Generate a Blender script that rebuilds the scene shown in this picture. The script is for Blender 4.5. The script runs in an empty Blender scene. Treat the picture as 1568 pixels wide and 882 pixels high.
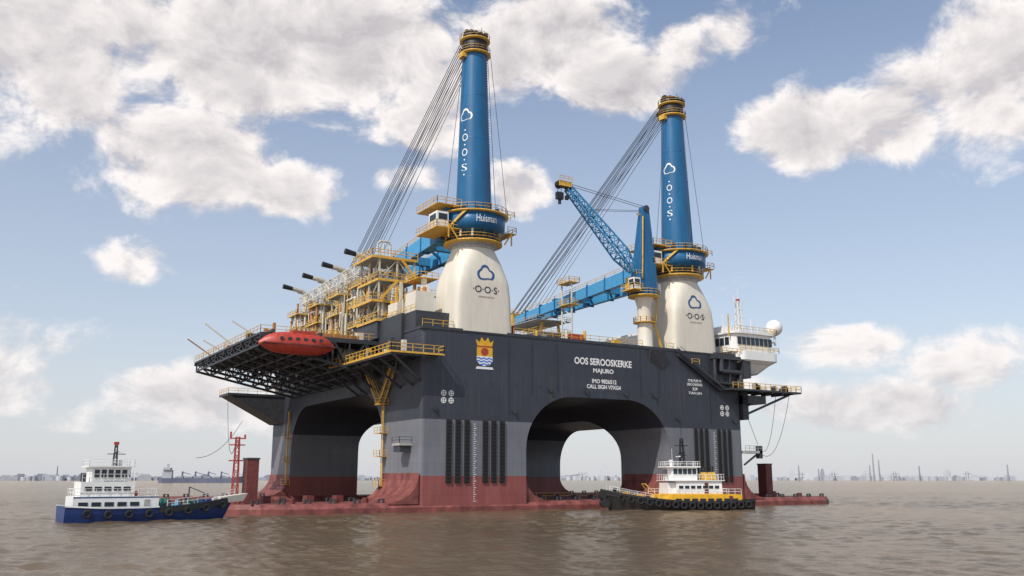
import bpy, math, random
import numpy as np
from mathutils import Vector, Matrix
random.seed(7)
scene=bpy.context.scene
scene.view_settings.view_transform='Standard'
try: scene.view_settings.look='None'
except Exception: pass
scene.view_settings.exposure=0
D=math.radians
# ------------------------------------------------------------------ materials
def mat(name,col,rough=.5,metal=0.,var=.15,scale=1.5,streak=False,bump=0.,spec=.5):
    m=bpy.data.materials.new(name);m.use_nodes=True
    nt=m.node_tree;N=nt.nodes;L=nt.links
    p=N['Principled BSDF'];p.inputs['Roughness'].default_value=rough;p.inputs['Metallic'].default_value=metal
    p.inputs['Specular IOR Level'].default_value=spec
    tc=N.new('ShaderNodeTexCoord');mp=N.new('ShaderNodeMapping')
    mp.inputs['Scale'].default_value=(1,1,.15) if streak else (1,1,1)
    L.new(tc.outputs['Object'],mp.inputs[0])
    n=N.new('ShaderNodeTexNoise');n.inputs['Scale'].default_value=scale;n.inputs['Detail'].default_value=6
    n.inputs['Roughness'].default_value=.65
    L.new(mp.outputs[0],n.inputs['Vector'])
    r=N.new('ShaderNodeValToRGB');c=Vector(col)
    r.color_ramp.elements[0].position=.3;r.color_ramp.elements[1].position=.7
    lo=c*(1-var*1.6);hi=c*(1+var)
    r.color_ramp.elements[0].color=(*lo,1);r.color_ramp.elements[1].color=(*[min(1,v) for v in hi],1)
    L.new(n.outputs['Fac'],r.inputs[0]);L.new(r.outputs[0],p.inputs['Base Color'])
    if bump:
        b=N.new('ShaderNodeBump');b.inputs['Strength'].default_value=bump;b.inputs['Distance'].default_value=.05
        L.new(n.outputs['Fac'],b.inputs['Height']);L.new(b.outputs[0],p.inputs['Normal'])
    return m
CREAM=mat('cream_paint',(.66,.62,.53),.55,var=.06,streak=True,scale=1.0)
WHITE=mat('white_paint',(.78,.78,.76),.4,var=.05,streak=True)
BLUE=mat('blue_paint',(.011,.115,.265),.38,var=.15,streak=True,scale=.8)
LBLUE=mat('light_blue_paint',(.06,.30,.55),.4,var=.12)
YEL=mat('yellow_paint',(.66,.39,.06),.5,var=.2)
ORA=mat('rusty_orange_paint',(.42,.19,.07),.6,var=.3)
BLACK=mat('black_paint',(.015,.015,.017),.5)
STEEL=mat('dark_steel',(.04,.044,.053),.5,var=.25)
GREY=mat('grey_machinery',(.38,.38,.36),.5,var=.2)
SILVER=mat('pipe_cladding',(.58,.54,.44),.45,metal=.1,var=.2)
RED=mat('orange_red_paint',(.42,.05,.03),.45,var=.2)
DRED=mat('oxide_red_paint',(.15,.035,.03),.6,var=.25)
PONT=mat('pontoon_red',(.21,.062,.053),.65,var=.4,scale=.6)
LOGO=mat('logo_blue',(.02,.08,.25),.5)
GLASS=mat('window_glass',(.02,.03,.04),.1,var=.1)
RUB=mat('rubber',(.015,.015,.016),.8)
TYEL=mat('tug_yellow',(.72,.40,.02),.45,var=.15)
NAVY=mat('navy_hull',(.012,.04,.16),.4,var=.2)
GREEN=mat('green_tarp',(.03,.22,.17),.7,var=.3)
ROPE=mat('wire_rope',(.06,.06,.08),.6)
FAR=mat('hazy_shore',(.36,.39,.44),.9,var=.1,scale=.02,spec=.1)  # distance haze is painted into the base colours of all FAR materials
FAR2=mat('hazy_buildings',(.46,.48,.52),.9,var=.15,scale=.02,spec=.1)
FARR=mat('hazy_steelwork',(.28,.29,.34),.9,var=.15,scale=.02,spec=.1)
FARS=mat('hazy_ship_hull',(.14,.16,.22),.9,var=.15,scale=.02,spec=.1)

def hull_mat():
    m=bpy.data.materials.new('hull_paint');m.use_nodes=True
    nt=m.node_tree;N=nt.nodes;L=nt.links;p=N['Principled BSDF'];p.inputs['Roughness'].default_value=.5
    tc=N.new('ShaderNodeTexCoord');s=N.new('ShaderNodeSeparateXYZ');L.new(tc.outputs['Object'],s.inputs[0])
    def mth(op,a,b=None,c=None,cl=False):
        n=N.new('ShaderNodeMath');n.operation=op;n.use_clamp=cl
        for i,v in enumerate((a,b,c)):
            if v is None: continue
            if isinstance(v,(int,float)): n.inputs[i].default_value=v
            else: L.new(v,n.inputs[i])
        return n.outputs[0]
    def mix(f,a,b,t='MIX'):
        n=N.new('ShaderNodeMix');n.data_type='RGBA';n.blend_type=t
        for i,v in ((0,f),(6,a),(7,b)):
            if isinstance(v,(int,float)): n.inputs[i].default_value=v
            elif isinstance(v,tuple): n.inputs[i].default_value=(*v,1)
            else: L.new(v,n.inputs[i])
        return n.outputs[2]
    mp=N.new('ShaderNodeMapping');mp.inputs['Scale'].default_value=(1,1,.12);L.new(tc.outputs['Object'],mp.inputs[0])
    n1=N.new('ShaderNodeTexNoise');n1.inputs['Scale'].default_value=.9;n1.inputs['Detail'].default_value=8;n1.inputs['Roughness'].default_value=.7
    L.new(mp.outputs[0],n1.inputs['Vector'])
    mp3=N.new('ShaderNodeMapping');mp3.inputs['Scale'].default_value=(1,1,.05);mp3.inputs['Location'].default_value=(7,3,1);L.new(tc.outputs['Object'],mp3.inputs[0])
    n3=N.new('ShaderNodeTexNoise');n3.inputs['Scale'].default_value=1.7;n3.inputs['Detail'].default_value=5
    L.new(mp3.outputs[0],n3.inputs['Vector'])
    n2=N.new('ShaderNodeTexNoise');n2.inputs['Scale'].default_value=.12;n2.inputs['Detail'].default_value=6
    L.new(tc.outputs['Object'],n2.inputs['Vector'])
    z=s.outputs[2]
    zr=mth('GREATER_THAN',z,5.75);zd=mth('GREATER_THAN',z,14.85)
    base=mix(zr,(.215,.043,.04),(.155,.163,.187))
    base=mix(zd,base,(.034,.040,.055))
    sc=mth('MULTIPLY',mth('SUBTRACT',1.0,zr),mth('MULTIPLY',n1.outputs['Fac'],.6))
    base=mix(sc,base,(.28,.12,.11))
    run=mth('MULTIPLY',mth('SUBTRACT',n3.outputs['Fac'],.55),3.4,cl=True)
    base=mix(mth('MULTIPLY',run,.45),base,(.13,.09,.07))
    run2=mth('MULTIPLY',mth('SUBTRACT',.43,n3.outputs['Fac']),3.0,cl=True)
    base=mix(mth('MULTIPLY',run2,.3),base,(.17,.18,.20))
    wet=N.new('ShaderNodeMapRange');wet.inputs[1].default_value=.2;wet.inputs[2].default_value=1.2;wet.inputs[3].default_value=.7;wet.inputs[4].default_value=0
    L.new(z,wet.inputs[0]);base=mix(wet.outputs[0],base,(.07,.035,.03))
    v=mth('MULTIPLY_ADD',n1.outputs['Fac'],.55,.72)
    v=mth('MULTIPLY',v,mth('MULTIPLY_ADD',n2.outputs['Fac'],.5,.75))
    vv=N.new('ShaderNodeCombineXYZ')
    for i in range(3): L.new(v,vv.inputs[i])
    base=mix(1.0,base,vv.outputs[0],'MULTIPLY')
    u=mth('ADD',s.outputs[0],s.outputs[1]);cv=N.new('ShaderNodeCombineXYZ');L.new(u,cv.inputs[0]);L.new(z,cv.inputs[1])
    br=N.new('ShaderNodeTexBrick');br.inputs['Scale'].default_value=1;br.inputs['Brick Width'].default_value=7.5;br.inputs['Row Height'].default_value=2.6
    br.inputs['Mortar Size'].default_value=.03;br.inputs['Color1'].default_value=(1,1,1,1);br.inputs['Color2'].default_value=(.92,.92,.92,1);br.inputs['Mortar'].default_value=(.72,.72,.72,1)
    L.new(cv.outputs[0],br.inputs['Vector'])
    base=mix(.75,base,br.outputs['Color'],'MULTIPLY')
    L.new(base,p.inputs['Base Color'])
    b=N.new('ShaderNodeBump');b.inputs['Strength'].default_value=.3;b.inputs['Distance'].default_value=.18
    L.new(n2.outputs['Fac'],b.inputs['Height']);L.new(b.outputs[0],p.inputs['Normal'])
    return m
HULL=hull_mat()
# ------------------------------------------------------------------ mesh builder
class B:
    def __init__(s): s.v=[];s.f=[];s.m=[];s.mats=[];s.c=0;s.T=None;s.sm=[];s.smooth=False
    def use(s,m):
        if m not in s.mats: s.mats.append(m)
        s.c=s.mats.index(m);return s
    def add(s,vs,fs):
        o=len(s.v)
        s.v+= [tuple(s.T@Vector(v)) if s.T else tuple(v) for v in vs]
        for f in fs: s.f.append(tuple(i+o for i in f));s.m.append(s.c);s.sm.append(s.smooth)
    def box(s,a,b):
        x0,y0,z0=a;x1,y1,z1=b
        s.add([(x0,y0,z0),(x1,y0,z0),(x1,y1,z0),(x0,y1,z0),(x0,y0,z1),(x1,y0,z1),(x1,y1,z1),(x0,y1,z1)],
              [(0,3,2,1),(4,5,6,7),(0,1,5,4),(1,2,6,5),(2,3,7,6),(3,0,4,7)])
    def beam(s,p,q,w=.2,h=None,w2=None,h2=None):
        h=h or w;w2=w2 or w;h2=h2 or h
        p=Vector(p);q=Vector(q);d=(q-p)
        if d.length<1e-5: return
        d.normalize();up=Vector((0,0,1)) if abs(d.z)<.95 else Vector((0,1,0))
        r=d.cross(up).normalized();u=r.cross(d)
        vs=[]
        for c,ww,hh in ((p,w,h),(q,w2,h2)):
            for sx,sy in ((-1,-1),(1,-1),(1,1),(-1,1)): vs.append(c+r*sx*ww/2+u*sy*hh/2)
        s.add(vs,[(0,1,2,3),(7,6,5,4),(0,4,5,1),(1,5,6,2),(2,6,7,3),(3,7,4,0)])
    def tube(s,p,q,r=.2,n=10,r2=None,cap=True):
        p=Vector(p);q=Vector(q);d=(q-p)
        if d.length<1e-5: return
        d.normalize();up=Vector((0,0,1)) if abs(d.z)<.95 else Vector((0,1,0))
        a=d.cross(up).normalized();u=a.cross(d);r2=r if r2 is None else r2
        vs=[]
        for c,rr in ((p,r),(q,r2)):
            for i in range(n):
                t=2*math.pi*i/n;vs.append(c+a*math.cos(t)*rr+u*math.sin(t)*rr)
        fs=[(i,(i+1)%n,n+(i+1)%n,n+i) for i in range(n)]
        o=s.smooth;s.smooth=True;s.add(vs,fs);s.smooth=o
        if cap: s.add(vs,[tuple(range(n))[::-1],tuple(range(n,2*n))])
    def path(s,pts,r,n=8):
        for a,b in zip(pts,pts[1:]): s.tube(a,b,r,n)
    def rings(s,rs,cap=True):
        n=len(rs[0]);vs=[v for r in rs for v in r];fs=[]
        for k in range(len(rs)-1):
            for i in range(n): fs.append((k*n+i,k*n+(i+1)%n,(k+1)*n+(i+1)%n,(k+1)*n+i))
        s.add(vs,fs)
        if cap: s.smooth,o=False,s.smooth;s.add(vs,[tuple(range(n))[::-1],tuple(range((len(rs)-1)*n,len(rs)*n))]);s.smooth=o
    def rev(s,c,prof,n=40,cap=True):
        o=s.smooth;s.smooth=True
        s.rings([[(c[0]+r*math.cos(2*math.pi*i/n),c[1]+r*math.sin(2*math.pi*i/n),z) for i in range(n)] for r,z in prof],cap);s.smooth=o
    def rail(s,pts,h=1.1,step=1.8,w=.08,closed=False):
        if closed: pts=list(pts)+[pts[0]]
        for a,b in zip(pts,pts[1:]):
            a=Vector(a);b=Vector(b);L=(b-a).length;k=max(1,int(L/step))
            for hh in (h,h*.52): s.beam(a+Vector((0,0,hh)),b+Vector((0,0,hh)),w)
            for i in range(k+1):
                c=a.lerp(b,i/k);s.beam(c,c+Vector((0,0,h)),w)
    def ringrail(s,c,r,z,n=24,h=1.1,a0=0,a1=2*math.pi,w=.09):
        pts=[(c[0]+r*math.cos(a0+(a1-a0)*i/n),c[1]+r*math.sin(a0+(a1-a0)*i/n),z) for i in range(n+1)]
        s.rail(pts,h,step=3,w=w)
    def truss(s,p,q,w0,h0,w1,h1,n,c=.25,br=.14,up=None):
        p=Vector(p);q=Vector(q);d=(q-p).normalized();up=Vector(up or (0,0,1));r=d.cross(up).normalized();u=r.cross(d)
        R=[]
        for i in range(n+1):
            t=i/n;k=p.lerp(q,t);w=w0+(w1-w0)*t;h=h0+(h1-h0)*t
            R.append([k+r*w/2*a+u*h/2*b for a,b in ((-1,-1),(1,-1),(1,1),(-1,1))])
        for i in range(n):
            for j in range(4):
                s.beam(R[i][j],R[i+1][j],c)
                s.beam(R[i][j],R[i][(j+1)%4],br)
                if i%2: s.beam(R[i][j],R[i+1][(j+1)%4],br)
                else: s.beam(R[i][(j+1)%4],R[i+1][j],br)
        for j in range(4): s.beam(R[n][j],R[n][(j+1)%4],br)
    def obj(s,name,parent=None):
        me=bpy.data.meshes.new(name);me.from_pydata(s.v,[],s.f)
        for m in s.mats: me.materials.append(m)
        me.polygons.foreach_set('material_index',s.m);me.polygons.foreach_set('use_smooth',s.sm)
        me.update();o=bpy.data.objects.new(name,me);scene.collection.objects.link(o)
        if parent: o.parent=parent
        return o
def empty(name,loc=(0,0,0),rz=0):
    e=bpy.data.objects.new(name,None);e.location=loc;e.rotation_euler=(0,0,rz);scene.collection.objects.link(e);return e
def text(b,body,x0,x1,z0,z1,fn,bold=.02):
    cu=bpy.data.curves.new('tmp','FONT');cu.body=body;cu.offset=bold;cu.resolution_u=4
    o=bpy.data.objects.new('tmp',cu);scene.collection.objects.link(o);bpy.context.view_layer.update()
    me=o.to_mesh();vs=[v.co.copy() for v in me.vertices];fs=[tuple(p.vertices) for p in me.polygons];o.to_mesh_clear()
    bpy.data.objects.remove(o)
    if not vs: return
    ax=min(v.x for v in vs);bx=max(v.x for v in vs);ay=min(v.y for v in vs);by=max(v.y for v in vs)
    b.add([fn(x0+(v.x-ax)/(bx-ax)*(x1-x0),z0+(v.y-ay)/(by-ay)*(z1-z0)) for v in vs],fs)
FACE=lambda x,z:(x,-.03,z)
# ================================================================== VESSEL
ves=empty('semi_submersible_crane_vessel')
def prism(name,axis,lo,hi,ztop,r,a,b):
    prof=[(lo,-3)]
    for i in range(0,13):
        t=math.pi/2*i/12;prof.append((lo+r-r*math.cos(t),ztop-r*.95+r*.95*math.sin(t)))
    for i in range(0,13):
        t=math.pi/2*(1-i/12);prof.append((hi-r+r*math.cos(t),ztop-r*.95+r*.95*math.sin(t)))
    prof.append((hi,-3))
    n=len(prof)
    if axis=='Y': vs=[(u,a,z) for u,z in prof]+[(u,b,z) for u,z in prof]
    else: vs=[(a,u,z) for u,z in prof]+[(b,u,z) for u,z in prof]
    fs=[(i,(i+1)%n,n+(i+1)%n,n+i) for i in range(n)]+[tuple(range(n))[::-1],tuple(range(n,2*n))]
    me=bpy.data.meshes.new(name);me.from_pydata(vs,[],fs)
    import bmesh
    bm=bmesh.new();bm.from_mesh(me);bmesh.ops.recalc_face_normals(bm,faces=bm.faces);bm.to_mesh(me);bm.free()
    o=bpy.data.objects.new(name,me);scene.collection.objects.link(o);return o
b=B().use(HULL)
def rrect(x0,x1,y0,y1,r,z,n=5):
    pts=[]
    for cx,cy,a in ((x1-r,y0+r,-90),(x1-r,y1-r,0),(x0+r,y1-r,90),(x0+r,y0+r,180)):
        for i in range(n+1):
            t=D(a+90*i/n);pts.append((cx+r*math.cos(t),cy+r*math.sin(t),z))
    return pts
b.rings([rrect(0,72,0,81,.9,-2),rrect(0,72,0,81,.9,30)])
hull=b.obj('hull',ves)
cuts=[prism('cut1','Y',20.3,52.7,19.7,10,-5,90),prism('cut2','X',15,66,20.6,10,-5,31),prism('cut3','X',15.2,65.8,17.2,9,30,80),prism('cut4','Y',15.9,51,18.4,6,59,90.5)]
for c in cuts:
    md=hull.modifiers.new('b','BOOLEAN');md.object=c;md.operation='DIFFERENCE';md.solver='EXACT'
bpy.context.view_layer.update();dg=bpy.context.evaluated_depsgraph_get()
me=bpy.data.meshes.new_from_object(hull.evaluated_get(dg));hull.modifiers.clear();hull.data=me
for c in cuts: bpy.data.objects.remove(c)
for p in me.polygons: p.use_smooth=True
me.set_sharp_from_angle(angle=D(20))
# pontoons
b=B().use(PONT)
for y0,y1 in ((-.25,16),(65,81.2)):
    st=[]
    for x in (-30,-29.5,-28,-25,-20,92,96,99,101,101.6):
        e=max(0,(-20-x)/10,(x-92)/9.6);k=math.sqrt(max(0,1-e*e)) ;k=max(k,.25)
        cy=(y0+y1)/2;hw=(y1-y0)/2*k
        r=.8
        st.append([(x,cy-hw,-3),(x,cy-hw,.8),(x,cy-hw+r*k,1.5),(x,cy+hw-r*k,1.5),(x,cy+hw,.8),(x,cy+hw,-3)])
    b.rings(st)
def flare(x0,sgn,y0,y1):
    pr=[(0,6.2),(0.15,5),(.7,3.8),(1.7,2.7),(3.2,1.9),(5.2,1.52),(5.2,1.3),(0,1.3)]
    vs=[(x0+sgn*u,y0,z) for u,z in pr]+[(x0+sgn*u,y1,z) for u,z in pr];n=len(pr)
    b.add(vs,[(i,(i+1)%n,n+(i+1)%n,n+i) for i in range(n)]+[tuple(range(n)),tuple(range(n,2*n))[::-1]])
for y0,y1 in ((.05,14.9),(66.1,80.9)):
    flare(0,-1,y0,y1);flare(72,1,y0,y1);flare(52.7,-1,y0+.4,y1-.4)
flare(20.3,1,.4,14.5)
b.use(STEEL)
for x in list(range(-26,0,4))+list(range(24,52,4))+list(range(76,98,4)):
    for y in (2,14.5,67):
        b.tube((x,y,1.5),(x,y,2.1),.22,8);b.tube((x+.8,y,1.5),(x+.8,y,2.1),.22,8);b.beam((x-.1,y,2.1),(x+.9,y,2.1),.15)
b.use(YEL);b.rail([(22,15.5,1.5),(51,15.5,1.5)],1.1,2)
b.use(DRED)
for x in (-22,-15,-10,77,90): b.box((x,10,1.4),(x+1.2,12,2.6));b.tube((x+3,5,1.4),(x+3,5,2.3),.5,10)
b.obj('pontoons',ves)
b=B()
b.use(WHITE)
text(b,'OOS SEROOSKERKE',30.7,43.9,25.75,27.05,FACE,.03)
text(b,'MAJURO',34.9,39.6,24.15,25.2,FACE,.03)
text(b,'IMO 9826512',34.6,40.2,22.45,23.25,FACE,.03)
text(b,'CALL SIGN V7XG4',33.4,41.2,21.45,22.2,FACE,.03)
text(b,'奥斯先锋号',57.8,61.4,23.9,24.5,FACE);text(b,'SEROOSKERKE',57.6,61.6,23.2,23.7,FACE)
text(b,'天津',58.9,60.3,22.2,22.9,FACE);text(b,'TIAN JIN',57.9,61.3,21.4,22,FACE)
for cx in (4.2,5.6,66.6,68.0):
    for k,z in ((0,19.2),(1,18.0)):
        n=16;b.add([FACE(cx+.5*math.cos(2*math.pi*i/n),z+.5*math.sin(2*math.pi*i/n)) for i in range(n)]+[FACE(cx+.36*math.cos(2*math.pi*i/n),z+.36*math.sin(2*math.pi*i/n)) for i in range(n)],
              [(i,(i+1)%n,n+(i+1)%n,n+i) for i in range(n)])
        b.box((cx-.35,-.03,z-.06),(cx+.35,-.01,z+.06));b.box((cx-.06,-.033,z-.35),(cx+.06,-.012,z+.35))
for i in range(36):
    b.box((9.95,-.03,1.6+i*.36),(10.25 if i%3 else 10.5,-.01,1.70+i*.36))
    b.box((64.0,-.03,1.6+i*.36),(64.3 if i%3 else 64.6,-.01,1.70+i*.36))
b.use(STEEL)
b.beam((21.5,-.06,29.5),(21.5,-.06,19.8),.12)
for x in (16.8,27,46,50.5,63.5): b.beam((x,-.06,29.3),(x,-.06,16 if x<20 or x>55 else 20.5),.07)
for x0 in [4.75,6.45,8.15,11.65,13.3,14.95,58.9,60.3,61.7,65.0,66.4,67.8]:
    w=.95 if x0<30 else .75
    b.use(RUB);b.box((x0,-.22,4.6),(x0+w,.0,14.9))
    for k in range(17):
        z=4.8+k*.6;b.box((x0+.05,-.30,z),(x0+w-.05,-.2,z+.34))
b.use(STEEL)
for x in (2.2,17.5,54.5,69.5,25,33,42,49):
    z=20.7 if 20<x<53 else 16.6
    b.box((x,-.3,z),(x+.7,0,z+.35));b.tube((x+.35,-.05,z-.2),(x+.35,-.4,z-.2),.25,10)
for i in range(14):
    b.box((3+i*5,-.08,21.2),(3.3+i*5,0,21.5))
b.add([(48.2,-.9,29.6),(51.8,-.9,29.6),(51.8,0,25.6),(48.2,0,27.3),(48.2,0,29.6),(51.8,0,29.6)],[(0,1,2,3),(0,3,4),(1,5,2),(0,4,5,1)])
b.box((-.12,-.12,29.75),(72.1,0.0,30.25));b.box((-.12,0,29.75),(0,81,30.25))
b.obj('hull_markings_and_fenders',ves)
b=B();P=lambda x,z,y=-.04:(x,y,z)
b.use(TYEL)
b.add([P(10.5,27.5),P(13.4,27.5),P(13.7,28.7),P(13.0,28.2),P(12.6,29.1),P(11.95,28.4),P(11.3,29.1),P(10.9,28.2),P(10.2,28.7)],[(0,1,2,3,4,5,6,7,8)])
b.add([P(10.4,25.8),P(13.5,25.8),P(13.5,27.35),P(10.4,27.35)],[(0,1,2,3)])
b.use(RED)
n=14;b.add([P(11.95+.75*math.cos(2*math.pi*i/n),26.6+.7*math.sin(2*math.pi*i/n),-.055) for i in range(n)],[tuple(range(n))])
b.add([P(10.5,27.38,-.05),P(13.4,27.38,-.05),P(13.4,27.62,-.05),P(10.5,27.62,-.05)],[(0,1,2,3)])
b.use(WHITE);b.add([P(10.4,25.8),P(10.4,25.0),P(11.0,24.35),P(11.95,24.1),P(12.9,24.35),P(13.5,25.0),P(13.5,25.8)],[tuple(range(7))])
LB=mat('heraldic_blue',(.03,.16,.6),.5);b.use(LB)
for k in range(3):
    z=25.55-k*.5;pts=[]
    xs=[10.45+3*i/20 for i in range(21)] if k<2 else [11.0+1.9*i/20 for i in range(21)]
    for x in xs: pts.append(P(x,z+.1*math.sin(x*6),-.05))
    for x in reversed(xs): pts.append(P(x,z-.25+.1*math.sin(x*6),-.05))
    b.add(pts,[(i,i+1,40-i,41-i) for i in range(20)])
b.use(WHITE);b.add([P(10.2,23.6),P(13.7,23.6),P(13.5,24.0),P(10.4,24.0)],[(0,1,2,3)])
b.obj('coat_of_arms',ves)
# ---------------------------------------------------------------- deck clutter
b=B();b.use(YEL)
b.rail([(18,.3,30.1),(47,.3,30.1)],1.2,2);b.rail([(53,.3,30.1),(55,.3,30.1)],1.2)
b.rail([(.2,0.3,30.2),(6,.3,30.2)],1.2);b.rail([(71.8,.3,30.1),(71.8,70,30.1)],1.2,2.5)
for i in range(52):
    x=random.uniform(18,54);y=random.uniform(2,40);w=random.uniform(.6,2.4);h=random.uniform(.8,3.2)
    b.use(random.choice([YEL,CREAM,GREY,RED,YEL,CREAM,ORA]))
    if random.random()<.5:
        b.box((x,y,30),(x+w,y+w*.7,30+h))
    else: b.tube((x,y,30),(x,y,30+h),.3,10)
b.use(RED);b.box((32,3,30),(35,5,31.8));b.use(CREAM);b.box((27,8,30),(30,11,32.2))
for cx in (12,60):
    b.use(YEL)
    for y in (52,66):
        for dx in (-4,4):
            b.beam((cx+dx,y,30),(cx+dx*.6,y,43.5),.55)
        for z in (33.5,37,40.5): b.beam((cx-3.6,y,z),(cx+3.6,y,z),.3)
        b.beam((cx-4,y,30),(cx+3,y,40.5),.25);b.beam((cx+4,y,30),(cx-3,y,40.5),.25)
    for z in (36.5,40.5,43.6):
        b.use(GREY);b.box((cx-5,50,z),(cx+5,68,z+.15));b.use(YEL);b.rail([(cx-5,50,z+.1),(cx+5,50,z+.1),(cx+5,68,z+.1),(cx-5,68,z+.1)],1.1,2,closed=True)
b.use(CREAM)
for y in (40,36): b.beam((55.5,y,30),(55.5,y,50.5),.3)
for z in (33,36,39,42): b.beam((55.5,36,z),(55.5,40,z+3),.16);b.beam((55.5,40,z),(55.5,36,z),.16)
b.use(YEL)
for z in (45,50.3): b.box((54.5,35.5,z),(57.5,40.5,z+.2));b.rail([(54.5,35.5,z+.2),(57.5,35.5,z+.2),(57.5,40.5,z+.2),(54.5,40.5,z+.2)],1.1,1.4,closed=True,w=.1)
b.obj('deck_equipment',ves)
b=B().use(STEEL)
b.box((.0,2.5,30),(7.5,16.5,33.2));b.box((-.6,7,25.5),(0,17,33.3))
b.use(CREAM);b.box((.8,4.5,33.2),(4.4,8.6,37.0));b.box((.3,11,33.2),(5,15,36));b.use(YEL)
b.rail([(0,2.6,33.2),(0,16.4,33.2),(7,16.4,33.2)],1.1)
b.use(SILVER)
for i in range(9): b.tube((1+i*.5,10,33.2),(1+i*.5,10,36+random.random()*2),.16,8)
for i in range(22):
    x=random.uniform(.5,5.5);y=random.uniform(8,16);z=random.uniform(35,41.5);b.use(random.choice([SILVER,YEL,CREAM,ORA,SILVER]))
    w=random.uniform(.25,.8);b.box((x,y,33.2),(x+w,y+w,z))
b.use(YEL)
for z in (37.3,40.5): b.box((3.5,9,z),(7.4,15,z+.15));b.rail([(7.4,9,z),(3.5,9,z),(3.5,15,z)],1.1,1.3,w=.1)
b.obj('corner_deckhouse',ves)
# exhaust stacks and process piping along the left side
b=B()
def goose(y,zt=48.0):
    for dx,dy,rr in ((0,0,.52),(1.5,1.0,.4)):
        x=2.2+dx;yy=y+dy;z=zt-dy*.3
        b.use(SILVER);b.tube((x,yy,31),(x,yy,z-1.6),rr,12)
        pts=[]
        for i in range(7):
            t=math.pi/2*i/6;pts.append((x-1.6+1.6*math.cos(t),yy,z-1.6+1.6*math.sin(t)))
        b.path(pts,rr,12);b.tube((x-1.6,yy,z),(x-3.2,yy,z+.25),rr,12)
        b.use(BLACK)
        if dx==0: b.tube((x-3.2,yy,z+.25),(x-5.4,yy,z+.6),.48,12,.58)
        b.use(CREAM)
        for zz in (35,39,43): b.tube((x,yy,zz),(x,yy,zz+.3),rr+.13,12)
        for zz in (36.5,41,44.5): b.use(ORA);b.tube((x,yy,zz),(x,yy,zz+.12),rr+.06,12)
YS=[28.6,41.4,53.7,67.5]
for y in YS: goose(y)
for k,y in enumerate(YS):
    ytop=42.5-k*.5
    b.use(SILVER)
    for dx in (.4,4.6):
        for dy in (-2.6,3.2): b.beam((dx,y+dy,30),(dx,y+dy,ytop+2),.25)
    for z in (34,38,42):
        b.use(GREY);b.box((-.6,y-3.2,z),(5.6,y+3.8,z+.12))
        b.use(YEL);b.rail([(5.6,y-3.2,z),(-.6,y-3.2,z),(-.6,y+3.8,z)],1.1,1.6,w=.1);b.box((-.7,y-3.3,z-.15),(5.6,y-3.2,z+.15));b.box((-.72,y-3.2,z-.15),(-.6,y+3.8,z+.15))
    for z0,z1 in ((30,34),(34,38),(38,42)):
        b.use(SILVER);b.beam((.4,y-2.6,z0),(4.6,y-2.6,z1),.18);b.beam((.4,y-2.6,z0),(.4,y+3.2,z1),.18);b.beam((.4,y+3.2,z0),(.4,y-2.6,z1),.18)
    for i in range(30):
        b.use(random.choice([SILVER,CREAM,YEL,SILVER,ORA,ORA]))
        x=random.uniform(-.4,5);yy=y+random.uniform(-5,5.5);z=random.uniform(31,37);b.tube((x,yy,z),(x,yy,z+random.uniform(3,9)),random.uniform(.1,.32),8)
    for i in range(16):
        b.use(random.choice([SILVER,CREAM,YEL,SILVER]));z=random.uniform(32,43);x=random.uniform(-.6,5);yy=y+random.uniform(-5,3)
        b.tube((x,yy,z),(x,yy+random.uniform(2,8),z),random.uniform(.1,.26),8)
        if i%2: b.path([(x,yy,z),(x-.2,yy,z-.3),(x-.2,yy,z-random.uniform(1,4))],.18)
    b.use(CREAM)
    for i in range(5):
        b.use(random.choice([CREAM,SILVER,ORA]));x=random.uniform(0,4);yy=y+random.uniform(-4,4);z=random.choice([30,34.2,38.2]);b.box((x,yy,z),(x+1.6,yy+1.5,z+random.uniform(1.2,2.6)))
b.use(CREAM);b.truss((-.3,24,45.2),(-.3,62,44.2),1.4,2.0,1.4,1.8,16,.16,.1)
b.truss((5,24,46),(5,60,45),1.4,1.4,1.4,1.4,16,.16,.1)
b.obj('exhaust_stacks_and_piping',ves)
b=B()
for z,x0 in ((33.5,-1.4),(37,-2.4),(41,-1.4),(45.2,-2.6)):
    b.use(GREY);b.box((x0,16,z),(6.5,25.5,z+.2))
    b.use(YEL);b.rail([(6.5,16,z+.2),(x0,16,z+.2),(x0,25.5,z+.2)],1.15,1.5,w=.11)
    b.box((x0-.05,15.95,z-.3),(6.5,16.0,z+.15));b.box((x0-.1,16,z-.3),(x0,25.5,z+.15))
b.use(SILVER)
for x in (-1,2.5,6):
    for y in (16.4,21,25): b.beam((x,y,30),(x,y,45.2),.3)
for z0,z1 in ((30,33.5),(33.5,37),(37,41),(41,45)):
    b.beam((-1,16.4,z0),(2.5,16.4,z1),.16);b.beam((6,16.4,z0),(2.5,16.4,z1),.16);b.beam((-1,16.4,z1),(-1,21,z0),.16);b.beam((-1,25,z1),(-1,21,z0),.16)
for i in range(70):
    b.use(random.choice([SILVER,YEL,CREAM,SILVER,CREAM,ORA]));x=random.uniform(-1,6);y=random.uniform(16.6,25);z=random.choice([30,33.7,37.2,41.2])
    if random.random()<.6: b.tube((x,y,z),(x,y,z+random.uniform(1.5,4)),random.uniform(.1,.4),8)
    else: b.box((x,y,z),(x+random.uniform(.5,1.5),y+random.uniform(.5,1.5),z+random.uniform(.8,2.4)))
b.use(WHITE);b.box((1.6,16.3,37.2),(3.8,18.5,40.4))
for k in range(5): b.use(GREY);b.box((1.75,16.25,37.7+k*.5),(3.65,16.31,37.85+k*.5))
b.use(YEL);b.beam((6.4,15.6,33.6),(3,15.6,37.2),.15,.45);b.beam((-1,15.6,37.2),(2.4,15.6,41),.15,.45);b.beam((6.4,15.6,41.2),(3,15.6,45),.15,.45)
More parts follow.
